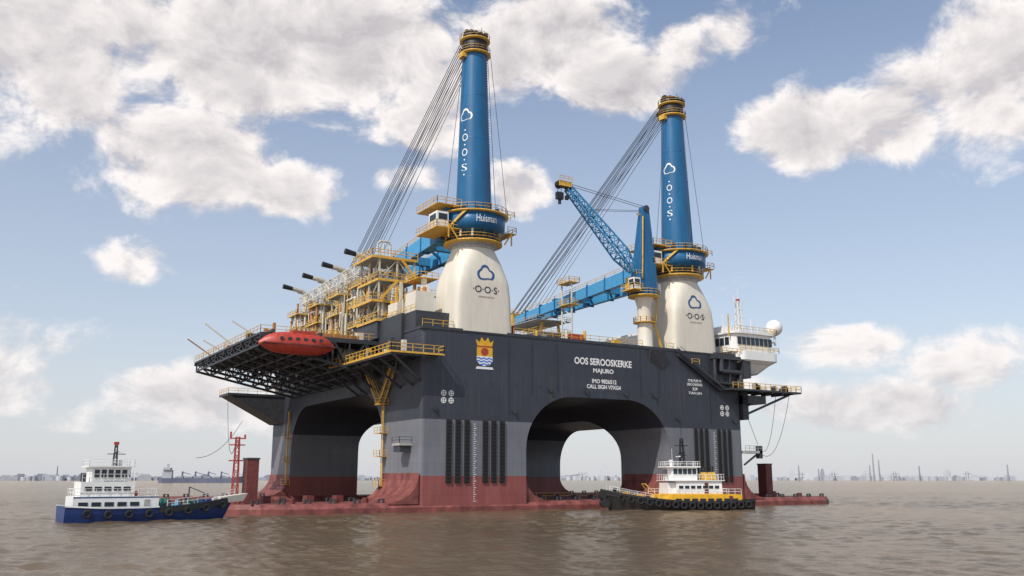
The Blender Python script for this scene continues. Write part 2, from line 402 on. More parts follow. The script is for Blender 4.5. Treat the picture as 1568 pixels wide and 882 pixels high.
b.use(STEEL);b.box((-1.2,16.2,30),(6.2,26,33.3))
b.use(SILVER)
for x in (0,1.2,2.6): b.tube((x,20,45.4),(x,20,48.6),.22,8);
b.path([(0,20,48.6),(.6,20,49.2),(2.2,20,49.2),(2.6,20,48.6)],.22)
b.obj('process_tower',ves)
# large overhanging platform on left side, lattice underneath
b=B();b.use(STEEL)
X0,X1,Y0,Y1,Z=-22,0,17,66,29.3
b.box((X0,Y0,Z),(X1,Y1,Z+.35))
for i in range(9):
    y=Y0+(Y1-Y0)*i/8
    b.beam((X0,y,Z-.2),(X1,y,Z-.2),.35,.5);b.beam((X0+.5,y,Z-1.6),(X1,y,Z-6.2),.45)
    for k in range(7):
        xa=X0+.5+k*3.1;za=lambda x:Z-1.6-4.6*(x-X0-.5)/21.5
        xb=min(xa+3.1,0)
        b.beam((xa,y,za(xa)),(xa,y,Z),.25);b.beam((xa,y,za(xa)) if k%2 else (xa,y,Z),(xb,y,Z) if k%2 else (xb,y,za(xb)),.25)
for k in range(8):
    x=X0+.5+k*3;z=Z-1.6-4.6*(x-X0-.5)/21.5
    b.beam((x,Y0,Z-.2),(x,Y1,Z-.2),.3,.4);b.beam((x,Y0,z),(x,Y1,z),.3)
    for i in range(8):
        ya=Y0+(Y1-Y0)*i/8;yb=Y0+(Y1-Y0)*(i+1)/8
        b.beam((x,ya,z),(x,yb,Z-.2),.18);b.beam((x,ya,Z-.2),(x,yb,z),.18)
b.tube((X0+4,Y0+2,Z-.9),(X0+4,Y1-2,Z-.9),.35,8);b.tube((X0+12,Y0+2,Z-1.3),(X0+12,Y1-2,Z-1.3),.3,8)
b.use(YEL);b.rail([(X1-.2,Y0,Z+.35),(X0,Y0,Z+.35),(X0,Y1,Z+.35)],1.2,2)
for i in range(70):
    b.use(random.choice([STEEL,RED,CREAM,GREY,YEL,ORA,ORA]))
    x=random.uniform(X0+.5,-1);y=random.uniform(Y0+.5,Y1-4);b.box((x,y,Z+.35),(x+random.uniform(.4,1.8),y+random.uniform(.4,1.8),Z+.35+random.uniform(.4,2.4)))
for y,rch in ((63,2.4),(54,1.2),(45,3.0),(30,1.6)):
    b.use(CREAM);b.beam((X0+1,y,Z+.3),(X0+1,y,Z+2.2),.3);b.use(random.choice([CREAM,ORA]));b.beam((X0+3.0,y,Z+1.4),(X0-rch,y,Z+1.4+rch*1.1+.8),.24,w2=.14)
b.use(ORA);b.box((-15,Y0+.6,Z+.35),(-4,Y0+5,Z+1.0))
b.use(STEEL);b.box((-13,72,23.6),(0,80,24.1))
for y in (72.2,79.8): b.add([(-12.5,y,23.6),(0,y,23.6),(0,y,17.6),(-1,y,17.6)],[(0,1,2,3)])
b.add([(-12.5,72.2,23.6),(-1,72.2,17.6),(-1,79.8,17.6),(-12.5,79.8,23.6)],[(0,1,2,3)])
b.use(YEL);b.rail([(0,72,24.1),(-13,72,24.1),(-13,80,24.1)],1.1,2)
b.use(STEEL);z=25.1
b.box((-6.5,-2.4,z),(0,27,z+.3));b.box((0,-2.4,z),(3,-.15,z+.3))
for y in (-2,3,8,13,18,23,27):
    b.beam((-6.4,y,z-.15),(0,y,z-.15),.3,.45)
    if y>=0: b.beam((-6.2,y,z-.3),(0,y,z-4.6),.35);b.beam((-3.2,y,z-.3),(0,y,z-2.6),.2);b.beam((-3.2,y,z-.3),(-3.2,y,z-2.6),.2)
b.box((-5.6,9,z-.9),(0,20,z-.05))
for x in (-6.4,-3.2): b.beam((x,-2.3,z-.15),(x,27,z-.15),.3,.5)
b.beam((-6.2,-2.2,z-.3),(0,.5,z-4),.35)
b.use(YEL);b.rail([(0,27,z+.3),(-6.5,27,z+.3),(-6.5,-2.4,z+.3),(3,-2.4,z+.3),(3,-.3,z+.3)],1.2,1.6,w=.1)
b.beam((-6.55,-2.4,z+.1),(-6.55,27,z+.1),.12,.35);b.beam((-6.55,-2.45,z+.1),(3,-2.45,z+.1),.12,.3)
for i in range(30):
    b.use(random.choice([YEL,CREAM,STEEL,GREY,YEL,STEEL]));x=random.uniform(-6,-.8);y=random.uniform(-1.5,22);w=random.uniform(.3,.8);b.box((x,y,z+.3),(x+w,y+w,z+.3+random.uniform(.5,2.6)))
b.use(CREAM);b.tube((-5.5,23,z+2.2),(-.6,23,z+2.2),1.5,20)
b.use(YEL)
def stair(p,q,w=.9):
    p=Vector(p);q=Vector(q);s=Vector((0,w,0)) if abs((q-p).x)>abs((q-p).y) else Vector((w,0,0))
    for o in (Vector(),s):
        b.beam(p+o,q+o,.14,.3);b.beam(p+o+Vector((0,0,1)),q+o+Vector((0,0,1)),.08)
    n=max(3,int((q-p).length/.5))
    for i in range(n): c=p.lerp(q,i/n);b.beam(c,c+s,.2,.08)
stair((-1.2,21,z-1),(-1.2,15,z-7));stair((-1.2,9,z-.2),(-1.2,14.5,z-7))
for zz in (18,13,9,4): b.box((-1.4,13,zz),(0,15.6,zz+.12));b.rail([(0,13,zz),(-1.4,13,zz),(-1.4,15.6,zz)],1.1,1.2)
b.beam((-.5,14.4,1.5),(-.5,14.4,18),.12);b.beam((-.5,13.8,1.5),(-.5,13.8,18),.12)
for i in range(36): b.beam((-.5,13.8,1.8+i*.45),(-.5,14.4,1.8+i*.45),.07)
for zz in (14,9,4): b.box((-1.4,66,zz),(0,68,zz+.12));b.rail([(0,66,zz),(-1.4,66,zz),(-1.4,68,zz)],1.1,1.2)
b.beam((-.5,67,1.5),(-.5,67,20),.3)
b.use(GREY);b.box((-2.2,3,10.6),(0,6,11.0));b.use(STEEL);b.box((-2,3.2,9.6),(0,5.8,10.6));b.rail([(0,3,11),(-2.2,3,11),(-2.2,6,11)],1)
b.obj('side_platforms',ves)
b=B()
for x,y in ((-24.5,9),(85,7)):
    b.use(DRED);b.box((x-.9,y-1.2,1.4),(x+.9,y+1.2,8.2));b.box((x-1.3,y-1.6,1.4),(x+1.3,y+1.6,2.2))
    b.use(STEEL);b.box((x-1.0,y-1.3,8.2),(x+1.0,y+1.3,8.45))
    for k in range(10): b.beam((x-.95,y-.3,2+k*.6),(x-.95,y+.3,2+k*.6),.06)
b.use(RED)
b.truss((-26.8,9,1.4),(-26.8,9,11.6),.9,.9,.5,.5,9,.12,.08,up=(1,0,0))
for z in (8,10.4,11.4): b.beam((-28,9,z),(-25.6,9,z),.18);
b.tube((-27.9,9,11.3),(-27.9,9,12.4),.15,8);b.tube((-25.7,9,11.3),(-25.7,9,12),.15,8)
b.obj('pontoon_mooring_posts',ves)
# ---------------------------------------------------------------- accommodation / bridge
b=B();b.use(WHITE);b.smooth=False
b.rings([rrect(73,79,1,11,1.5,26.6),rrect(72.2,81,-.5,13,1.5,28.4),rrect(71.0,82.3,-1.6,14,1.6,29.2),rrect(71,82.3,-1.6,14,1.6,30.9)])
b.rings([rrect(70,81.6,-1,13,2,30.9),rrect(70,81.6,-1,13,2,34.6)])
b.rings([rrect(69.6,82.2,-1.5,13.5,2,34.6),rrect(69.6,82.2,-1.5,13.5,2,35.0)])
b.box((71,3,35),(77,10,36.6));b.box((66,6,30),(69,14,37.4));b.tube((66.5,3,30),(66.5,3,38.5),1.0,16)
b.box((67,16,30),(72,40,38))
b.use(GLASS)
for i in range(8): b.box((70.9+i*1.25,-1.06,32.3),(71.95+i*1.25,-.95,33.9))
for i in range(8): b.box((69.93,.6+i*1.4,32.3),(70.05,1.7+i*1.4,33.9))
for i in range(8): b.box((81.55,.6+i*1.4,32.3),(81.66,1.7+i*1.4,33.9))
b.use(YEL);b.rail([(71,-1.5,30.95),(82.2,-1.5,30.95),(82.2,13,30.95)],1.1,1.4);b.rail([(70,-1.3,35),(82,-1.3,35),(82,13,35)],1.1,1.6)
b.use(WHITE);b.truss((74.5,2,35),(74.5,2,42),1.0,1.0,.7,.7,8,.14,.09,up=(1,0,0))
for z in (38.5,40.2,41.6): b.beam((73.2,2,z),(75.8,2,z),.14)
b.tube((74.5,2,42),(74.5,2,44.5),.07,6);b.tube((73.4,2,41.6),(73.4,2,43.4),.06,6);b.use(RED);b.box((74.2,1.7,42),(74.8,2.3,42.5))
for x,z in ((71.5,37.3),(79,37),(69,38.5),(77,38.2)): b.use(WHITE);b.tube((x,1,35),(x,1,z),.07,6)
b.use(YEL);b.beam((69.5,0,34),(69.5,0,38.5),.2)
b.use(WHITE);b.tube((83.2,.4,33),(83.2,.4,35.3),.25,8);b.beam((82,.4,33.6),(83.2,.4,33.6),.3)
b.rev((83.2,.4),[(.5*1,35.1)]+[(1.75*math.cos(D(t)),36.8+1.75*math.sin(D(t))) for t in range(-70,90,10)]+[(.02,38.55)],24)
b.use(STEEL);b.box((66.5,-3,22.6),(86.5,3,22.95));b.box((72,-.5,17),(73.5,2.5,22.6));b.beam((86,0,22.6),(73,0,18),.4);b.beam((80,0,22.6),(73,0,19.5),.3)
for x in (75,78,81,84): b.beam((x,-3,22.5),(x,3,22.5),.3,.4)
b.box((72,-2,20.2),(77,2,21.8))
b.use(YEL);b.rail([(67,-3,22.95),(86.5,-3,22.95),(86.5,3,22.95)],1.2,1.5,w=.09)
for i in range(12): b.use(random.choice([STEEL,CREAM,STEEL,GREY]));x=random.uniform(74,85);b.box((x,-2,22.95),(x+.6,-1,22.95+random.uniform(.6,1.5)))
b.use(STEEL)
b.box((72,-1.2,25.4),(74,2,29.2))
b.path([(64.5,-.7,29.2),(64.5,-.7,24.0),(71.8,-.7,24.0)],.35);b.path([(66.3,-.7,29.2),(66.3,-.7,26.4),(71.5,-.7,26.4),(71.5,-.7,23)],.5)
b.box((64,-1.1,28.9),(72,0,29.6));b.beam((68.5,-.6,29),(68.5,-.6,23),.4)
b.use(STEEL);stair((55.2,-1.2,29.6),(66.3,-1.2,23.0),1.0);b.beam((55.2,-.4,29.2),(66.3,-.4,22.6),.3,.7)
b.use(YEL);b.rail([(66,-1.2,30.1),(72,-1.2,30.1)],1.1,1.4);b.rail([(58,-1.25,27.4),(60,-1.25,27.4)],1)
b.use(GREY);b.box((72,-.5,10.3),(76.8,2,10.8));b.rail([(72,-.5,10.8),(76.8,-.5,10.8)],1,1.2);b.use(STEEL);b.beam((76,0,10.3),(72,0,8),.3);b.box((76,-.5,9.3),(76.8,.6,11.8))
b.obj('bridge_house',ves)
b=B().use(ROPE)
def sag(p,q,s,r=.05,n=10):
    p=Vector(p);q=Vector(q);pts=[p.lerp(q,i/n)-Vector((0,0,s*4*(i/n)*(1-i/n))) for i in range(n+1)];b.path(pts,r,5)
sag((80,-2,22.6),(76.5,-.4,11),4);sag((84,-2,22.6),(76.5,0,10.5),5);sag((72,0,21),(74,-2,12),0)
sag((-9,74,18),(-26,40,9),2);sag((-12,76,23),(-27,9,11),6)
b.obj('mooring_lines',ves)

# ================================================================== HEAVY CRANES
def pfront(dx,z,t):
    a,bb,n=ped(t);k=max(0,1-abs(dx/a)**n);return -bb*k**(1/n)
def ped(t):
    u=max(0,(t-.6)/.4);v=max(0,(t-.4)/.6)
    a=5.8-.7*t-1.15*u**1.05;bb=4.75-.15*t-.75*u**1.05
    n=2.0+8.0*(1-v)**1.3
    return a,bb,n
def crane(name,cx,cy,s,label):
    e=empty(name,(cx,cy,30));
    H=lambda z:(z-30)*s
    b=B();b.use(CREAM);b.smooth=True
    R=[];K=24
    for k in range(K+1):
        t=k/K;a,bb,n=ped(t);ring=[]
        for i in range(96):
            th=2*math.pi*i/96;c=math.cos(th);q=math.sin(th)
            ring.append((a*math.copysign(abs(c)**(2/n),c),bb*math.copysign(abs(q)**(2/n),q),t*H(45.2)))
        R.append(ring)
    b.rings(R);b.smooth=False
    mp=lambda x,z:(x,pfront(x,z,z/H(45.2))-.05,z)
    b.use(LOGO)
    pts=[]
    for (ox,oz,r,a0,a1) in ((-.75,-.2,.75,250,120),(-.05,.45,.8,165,35),(.85,-.15,.7,95,-70)):
        for i in range(9): a=D(a0+(a1-a0)*i/8);pts.append((ox+r*math.cos(a),oz+r*math.sin(a)))
    pts.append((.4,-.78));pts.append((-.3,-.9));pts=[(x*1.15+.1,z*1.3+H(40.4)) for x,z in pts]
    N=len(pts);cxm=.1;czm=H(40.4)-.15
    out=[mp(x,z) for x,z in pts];inn=[mp(cxm+(x-cxm)*.74,czm+(z-czm)*.74) for x,z in pts]
    b.add(out+inn,[(i,(i+1)%N,N+(i+1)%N,N+i) for i in range(N)])
    b.use(STEEL);text(b,'·O·O·S·',-2.5,2.7,H(36.9),H(38.1),mp,.01);text(b,'OFFSHORE SERVICES',-1.4,1.7,H(36.05),H(36.3),mp,.0)
    b.use(GREY)
    b.rev((0,0),[(3.95,H(45.2)),(3.95,H(45.9)),(4.3,H(45.9)),(4.3,H(46.2))],40)
    b.use(YEL);b.rev((0,0),[(4.2,H(46.2)),(5.3,H(46.3)),(5.3,H(46.55)),(4.2,H(46.6))],40);b.ringrail((0,0),5.2,H(46.5),28,w=.07)
    b.use(STEEL);b.rev((0,0),[(3.9,H(46.6)),(4.1,H(48))],40)
    b.use(BLUE);b.rev((0,0),[(4.1,H(48)),(5.7,H(48.6)),(5.85,H(51.3)),(4.6,H(51.5))],56)
    b.use(YEL);b.rev((0,0),[(5.5,H(51.3)),(6.4,H(51.4)),(6.4,H(51.6)),(5.0,H(51.65))],40);b.ringrail((0,0),6.3,H(51.6),28,w=.07)
    b.use(WHITE);text(b,label,-.6,3.3,H(49.4),H(50.7),lambda x,z:((5.9+.05*(z-H(49)))*math.sin(x/5.85-.3),-(5.9+.05*(z-H(49)))*math.cos(x/5.85-.3),z),.0)
    b.use(BLUE);b.box((-6.3,-1.5,H(48.6)),(-4,5,H(52.4)));b.box((4,1.0,H(48.9)),(6.8,4.5,H(51.8)));b.box((-5,3,H(47.6)),(5,7.5,H(50.6)))
    b.use(WHITE);b.box((-8.6,-2.6,H(48.4)),(-6.35,.6,H(51.1)));b.use(GLASS);b.box((-8.65,-2.2,H(49.6)),(-8.55,.2,H(50.7)));b.box((-8.3,-2.65,H(49.6)),(-6.6,-2.55,H(50.7)))
    b.use(YEL)
    for z in (H(48.3),H(52.5)): b.rail([(-4,-3,z),(-8.8,-3,z),(-8.8,5.4,z)],1.1,1.3,w=.09);b.box((-8.8,-3,z-.15),(-4,5.4,z))
    b.rail([(4,-3,H(51.8)),(7,-3,H(51.8)),(7,4.5,H(51.8))],1.1,1.3)
    b.box((5.4,-3.2,H(48.7)),(7.2,4.5,H(48.85)));b.rail([(5.4,-3.2,H(48.9)),(7.2,-3.2,H(48.9)),(7.2,4.5,H(48.9))],1.1,1.2)
    for i in range(14):
        a=D(-170+i*25);b.use(random.choice([YEL,STEEL,CREAM]))
        b.tube((4.9*math.cos(a),4.9*math.sin(a),H(47)),(4.9*math.cos(a),4.9*math.sin(a),H(48.4)),.22,8)
    b.use(STEEL)
    for i in range(12):
        a=D(i*30+10);b.box((4.6*math.cos(a)-.3,4.6*math.sin(a)-.3,H(51.6)),(4.6*math.cos(a)+.3,4.6*math.sin(a)+.3,H(51.6)+random.uniform(.5,1.8)))
    for x in (-6.5,6.3): b.use(YEL);b.beam((x,-3,H(46.5)),(x,-3,H(48.8)),.2);b.beam((x*.75,-3.2,H(46.5)),(x,-3,H(48.8)),.2)
    for i in range(10):
        a=D(-168+i*4);a2=D(-168+(i+1)*4);b.beam((6.1*math.cos(a),6.1*math.sin(a),H(48+i*.36)),(6.1*math.cos(a2),6.1*math.sin(a2),H(48+(i+1)*.36)),.14,.4)
    b.obj('pedestal_and_slew_platform',e)
    b=B();b.use(BLUE)
    b.rev((0,0),[(3.2,H(51)),(3.1,H(56)),(2.75,H(68)),(2.3,H(83.2))],56)
    b.use(LBLUE)
    b.tube((2.5,-2.3,H(52)),(1.5,-1.5,H(83)),.1,6)
    b.use(STEEL);
    for k in range(60): z=52+k*.52;r=3.15-.85*(k/60);b.beam((r*.76,-r*.72,H(z)),(r*.86,-r*.6,H(z)),.06)
    for z in (58.5,66,74.5): r=3.24-.9*(z-51)/32;b.use(BLUE);b.rev((0,0),[(r-.05,H(z)),(r,H(z)+.03),(r,H(z)+.13),(r-.05,H(z)+.16)],48,cap=False)
    b.use(BLACK);b.rev((0,0),[(2.35,H(83)),(2.5,H(84.2)),(2.35,H(86)),(2.1,H(87.3))],32)
    b.use(YEL)
    for z,r in ((83.2,3.0),(86.0,2.9)):
        b.rev((0,0),[(2.3,H(z)-.1),(r,H(z)),(r,H(z)+.2),(2.3,H(z)+.2)],32);b.ringrail((0,0),r-.05,H(z)+.2,18,1.0,w=.06)
    b.box((-3.1,-1.0,H(82.2)),(-2.2,.6,H(83.2)))
    b.use(BLACK)
    for dx in (-1.5,-.5,.5,1.5):
        b.tube((dx-.2,.5,H(87.4)),(dx+.2,.5,H(87.4)),1.1,20);b.tube((dx-.2,-1.2,H(86.9)),(dx+.2,-1.2,H(86.9)),.9,16)
    b.box((-2.1,-.4,H(87.2)),(2.1,.2,H(88)));b.tube((0,2.4,H(85.5)),(0,3.6,H(84.8)),1.2,16)
    b.use(STEEL);b.tube((1.2,-.5,H(88)),(1.2,-.5,H(89.3)),.06,6)
    b.use(WHITE)
    def rad(z): return 3.2-.87*max(0,(z-H(51)))/(H(83.2)-H(51))+.04
    ph=D(-154)
    mm=lambda x,z:(rad(z)*math.cos(ph+x/rad(z)),rad(z)*math.sin(ph+x/rad(z)),z)
    for ch,z in (('O',65.5),('O',62.6),('S',59.7)): text(b,ch,-.6,.6,H(z),H(z+1.4),mm,.0)
    for z in (67.6,64.75,61.85,59.0):
        b.add([mm(.16*math.cos(k),H(z)+.16*math.sin(k)) for k in [i*math.pi/4 for i in range(8)]],[tuple(range(8))])
    pt=[]
    for (ox,oz,r,a0,a1) in ((-.75,-.2,.75,250,120),(-.05,.45,.8,165,35),(.85,-.15,.7,95,-70)):
        for i in range(9): a=D(a0+(a1-a0)*i/8);pt.append((ox+r*math.cos(a),oz+r*math.sin(a)))
    pt.append((.4,-.78));pt.append((-.3,-.9))
    o2=[mm(x*.9,H(70.5)+z*1.1) for x,z in pt];i2=[mm(x*.9*.78,H(70.4)+z*1.1*.78) for x,z in pt];N=len(pt)
    b.add(o2+i2,[(i,(i+1)%N,N+(i+1)%N,N+i) for i in range(N)])
    b.obj('mast',e)
    b=B();zt=H(46.6);z0=H(49.0);Yt=68-cy
    L=lambda t,o:Vector((o*(4.2*(1-t)+1.1*t),5+(Yt-5)*t,z0+(zt-z0)*t))
    for o in (-1,1):
        for k in range(8):
            b.use(LBLUE);b.beam(L(k/8,o),L((k+1)/8,o),1.5-.06*k,2.9-.13*k,1.5-.06*(k+1),2.9-.13*(k+1))
        b.use(BLUE)
        for k in range(1,8): c=L(k/8,o);b.box((c.x-.85,c.y-.15,c.z-1.5),(c.x+.85,c.y+.15,c.z+1.5))
        b.use(YEL);pp=[L(k/8,o)+Vector((o*.6,0,1.4-.06*k)) for k in range(9)];b.rail(pp,1.0,3)
    b.use(LBLUE)
    for k in (1,2.5,4,5.5,7,8): b.beam(L(k/8,-1),L(k/8,1),1.2,1.6)
    for k in range(1,7): b.beam(L(k/8,-1),L((k+1)/8,1),.4)
    b.use(YEL);c=L(1,0);b.box((-2.2,c.y-1,c.z-1.2),(2.2,c.y+1.2,c.z+1.8));b.rail([(-2.6,c.y-3,c.z+1.8),(-2.6,c.y+1.5,c.z+1.8),(2.6,c.y+1.5,c.z+1.8)],1.1,1.3)
    b.use(BLACK)
    for dx in (-1.4,-.5,.4,1.3): b.tube((dx-.2,c.y+1.4,c.z+1.2),(dx+.2,c.y+1.4,c.z+1.2),1.3,16)
    b.use(STEEL)
    for k in (2,4,5.4): q=L(k/8,0);b.box((-1,q.y-1,q.z+.8),(1,q.y+1,q.z+2.2))
    b.obj('boom',e)
    b=B().use(ROPE)
    for i in range(10):
        o=(i-4.5)/4.5;b.tube((o*1.9,2.2,H(86.6)-abs(o)*.4),(o*2.0,c.y+ (i%3)*.5-.5,c.z+2.2),.07,5)
    for i in range(4):
        o=(i-1.5)/1.5;b.tube((o*1.6,2.2,H(85.4)),(o*1.7,c.y-9,c.z+1.8),.055,5)
    b.tube((2.7,-1,H(85)),(6.3,-1.5,H(52)),.05,5);b.tube((-2.6,-1,H(85)),(-5.6,0,H(52.4)),.05,5);b.tube((2.5,-.4,H(85)),(5.4,1,H(52)),.05,5)
    b.obj('wire_ropes',e)
    return e
crane('heavy_lift_crane',12,4.6,1.0,'Huisman')
crane('heavy_lift_crane',60.4,4.6,.96,'Huisman')
# ================================================================== DECK CRANE
e=empty('lattice_boom_deck_crane',(49.9,3,30))
b=B().use(CREAM)
b.rev((0,0),[(1.9,0),(1.5,.8),(1.4,8.5),(1.9,10.3)],28)
b.use(YEL);b.rev((0,0),[(1.9,10.3),(3.2,10.5),(3.2,10.7),(1.9,10.75)],24);b.ringrail((0,0),3.1,10.7,16)
b.rev((0,0),[(1.45,5.2),(2.3,5.3),(2.3,5.45),(1.45,5.5)],20);b.ringrail((0,0),2.2,5.4,12,1.0)
b.beam((1.6,-1,5.4),(3.4,-1,0),.2,.5);b.beam((2.2,-1.2,10.5),(1.8,-1.2,5.5),.15,.4)
b.use(BLUE);b.rings([[(-1.9,-1.6,10.8),(2.0,-1.6,10.8),(2.0,1.6,10.8),(-1.9,1.6,10.8)],[(-1.9,-1.5,15),(2.2,-1.5,15),(2.2,1.5,15),(-1.9,1.5,15)],[(-.2,-.7,28.2),(1.5,-.7,28.2),(1.5,.7,28.2),(-.2,.7,28.2)],[(.1,-.6,29.2),(1.2,-.6,29.2),(1.2,.6,29.2),(.1,.6,29.2)]])
b.use(STEEL);b.tube((.7,-.9,28.8),(.7,.9,28.8),.7,14);b.use(YEL);b.beam((-1.6,-1.7,14),(-.4,-.9,27),.08,.3);b.beam((1.4,0,27.4),(-1.4,0,27.6),.2)
b.use(YEL);b.box((-4.2,-2,11.5),(-1.9,1.8,11.7));b.rail([(-1.9,-2,11.7),(-4.2,-2,11.7),(-4.2,1.8,11.7)],1.1,1.1,w=.1)
b.use(WHITE);b.box((-4,-2,11.7),(-2.4,-.2,13.9));b.use(GLASS);b.box((-4.03,-1.8,12.5),(-3.97,-.4,13.6));b.box((-3.8,-2.04,12.5),(-2.6,-1.97,13.6))
b.use(YEL);b.box((-3.2,.2,11.7),(-1.9,1.7,14.4));b.rail([(-1.9,-2,14.4),(-3.4,-2,14.4)],1,1)
b.use(GREY);b.box((2,-1.2,11),(3.4,1.2,13.4))
b.obj('pedestal_and_tower',e)
b=B().use(LBLUE)
J1=Vector((-18.0,0,30.2))
b.truss((-2.6,0,15.6),(-5.5,0,18.6),1.2,1.0,2.4,2.6,3,.28,.16,up=(.6,0,.8))
b.truss((-5.5,0,18.6),J1,2.4,2.6,1.1,1.2,13,.24,.13,up=(.6,0,.8))
b.use(YEL);b.box((-20.4,-.8,30.2),(-17.6,.8,31.2));b.rail([(-20.6,-1,31.2),(-17.6,-1,31.2)],.9,.9)
b.use(BLACK);b.tube((-20,-.5,30.6),(-20,.5,30.6),.8,14);b.tube((-18,-.4,30.4),(-18,.4,30.4),.7,14)
b.use(ROPE)
for x in (-20.4,-19.6): b.tube((x,0,30.5),(x,0,28.8),.06,5)
b.use(BLACK);b.box((-20.7,-.4,27.6),(-19.3,.4,29));b.tube((-20,0,27.6),(-20,0,26.7),.3,8);b.box((-18.6,-.3,27.8),(-18,.3,28.6))
b.use(ROPE);b.tube((-18.3,0,30),(-18.3,0,28.5),.05,5)
for y in (-.5,.5): b.tube((.7,y,29.2),(-18.5,y,31),.055,5);b.tube((.7,y,28.4),(-13,y,26.6),.045,5)
b.obj('jib',e)
# ================================================================== LIFEBOAT
e=empty('lifeboat',(-16.2,14.8,27.4));e.scale=(1.05,1.2,1.3)
b=B();b.use(RED);b.smooth=True
st=[]
for i in range(17):
    t=-1+2*i/16;w=max(.12,1.55*(1-abs(t)**3.2));zt=1.45*(1-abs(t)**4)*1.0+.25;zb=-1.15*(1-abs(t)**4)-.05;x=6.3*t
    st.append([(x,w*c,(zt if q>0 else -zb)*q*1.0+0) for c,q in [(math.cos(D(a)),math.sin(D(a))) for a in range(0,360,20)]])
b.rings(st);b.smooth=False
b.box((-1.2,-.8,1.2),(2.6,.8,1.9))
b.use(DRED);b.box((-6,-1.60,-.1),(6,1.60,.04))
b.use(GLASS)
for i in range(6): b.box((-3.4+i*1.3,-1.50,.5),(-2.8+i*1.3,-1.38,.85))
b.obj('lifeboat_hull',e)
b=B().use(STEEL)
for x in (-4,4): b.beam((x,0,1),(x,0,1.9),.2);b.beam((x,0,1.8),(x,2.6,1.8),.35)
b.obj('davit_hooks',e)
# ================================================================== BOATS
def hullloft(b,L,W,free,sheer,side,deckm,band=None,rake=1.6,bul=.8):
    n=18;top=[];mid=[];bot=[];dk=[]
    for i in range(n+1):
        t=i/n;x=-L/2+L*t
        w=W/2*(1-max(0,(t-.55)/.45)**2.3)*(1-.12*max(0,(.15-t)/.15));w=max(w,.05)
        z=free+sheer*max(0,(t-.35)/.65)**2+.25*max(0,(.2-t)/.2)
        xr=rake*max(0,(t-.6)/.4)**1.5
        top.append((x,w,z));mid.append((x-xr*.4,w*.97,z*.55));bot.append((x-xr,w*.86*(1-.15*t),-.7));dk.append((x,w*.96,z-bul))
    def q(A,C,m):
        b.use(m);b.smooth=True
        for s in (1,-1):
            vs=[(p[0],s*p[1],p[2]) for p in A]+[(p[0],s*p[1],p[2]) for p in C]
            b.add(vs,[(k,k+1,n+2+k,n+1+k) for k in range(n)])
        b.smooth=False
    q(top,mid,band or side);q(mid,bot,side);q(top,dk,side)
    b.use(deckm);vs=dk+[(p[0],-p[1],p[2]) for p in dk];b.add(vs,[(k,k+1,n+2+k,n+1+k) for k in range(n)])
    b.use(side);b.add([top[0],bot[0],(bot[0][0],-bot[0][1],bot[0][2]),(top[0][0],-top[0][1],top[0][2])],[(0,1,2,3)])
    return top
def tyre(b,c,r=.5,tr=.17):
    b.use(RUB);n=12;m=6;vs=[]
    for i in range(n):
        a=2*math.pi*i/n
        for j in range(m):
            u=2*math.pi*j/m;R=r-tr+tr*math.cos(u)+.1;vs.append((c[0]+R*math.cos(a),c[1]+tr*math.sin(u),c[2]+R*math.sin(a)))
    b.add(vs,[(i*m+j,((i+1)%n)*m+j,((i+1)%n)*m+(j+1)%m,i*m+(j+1)%m) for i in range(n) for j in range(m)])
def wins(b,x0,x1,y,z0,z1,n,dy=.04):
    b.use(GLASS);w=(x1-x0)/n
    for s in (1,-1):
        for i in range(n): b.box((x0+w*(i+.14),s*y-dy,z0),(x0+w*(i+.86),s*y+dy,z1))
e=empty('harbour_tugboat',(44.2,-10.6,0),D(180-21))
b=B()
top=hullloft(b,26.5,8.6,1.5,2.0,BLACK,DRED)
b.use(BLACK)
for k in range(18):
    for s in (1,-1): b.beam((top[k][0],s*top[k][1],top[k][2]-.1),(top[k+1][0],s*top[k+1][1],top[k+1][2]-.1),.35,.3)
for k in range(1,17):
    for s in (1,-1): tyre(b,(top[k][0],s*(top[k][1]+.22),top[k][2]-.75),.55)
b.use(BLACK)
b.tube((12.6,-.9,1.2),(12.6,.9,1.2),.8,14);b.tube((13,-.6,2.6),(13,.6,2.6),.7,14)
b.obj('tug_hull',e)
b=B();b.T=Matrix.Translation((-1.2,0,0))
b.use(TYEL);b.box((-9.9,-3.2,.7),(2.8,3.2,2.6));b.rings([[(2.8,-3.2,.7),(5.2,-2.2,.9),(5.2,2.2,.9),(2.8,3.2,.7)],[(2.8,-3.2,2.6),(4.8,-2.2,2.6),(4.8,2.2,2.6),(2.8,3.2,2.6)]])
b.use(WHITE);b.box((-6.5,-2.7,2.6),(1.8,2.7,4.9));b.box((1.8,-2.2,2.6),(3.2,2.2,4.6))
b.use(TYEL);b.box((-6.6,-2.9,2.6),(3.3,2.9,2.75));b.use(WHITE);b.box((-6.9,-3,4.9),(3.4,3,5.02))
b.rings([[(-2.4,-1.8,5.02),(2.0,-1.8,5.02),(2.5,-1.1,5.02),(2.5,1.1,5.02),(2.0,1.8,5.02),(-2.4,1.8,5.02)],[(-2.4,-1.9,7.2),(2.3,-1.9,7.2),(2.9,-1.1,7.2),(2.9,1.1,7.2),(2.3,1.9,7.2),(-2.4,1.9,7.2)]])
b.box((-2.9,-2.3,7.2),(3.3,2.3,7.4))
b.use(GLASS)
for s in (1,-1):
    for i in range(5): b.box((-2.2+i*.86,s*1.87-.06,6.0),(-1.5+i*.86,s*1.87+.06,7.0))
b.box((2.55,-1,6.0),(2.85,1,6.95))
wins(b,-6.1,1.5,2.71,3.5,4.1,7);wins(b,-9.3,2.4,3.21,1.5,1.95,8)
b.use(DRED)
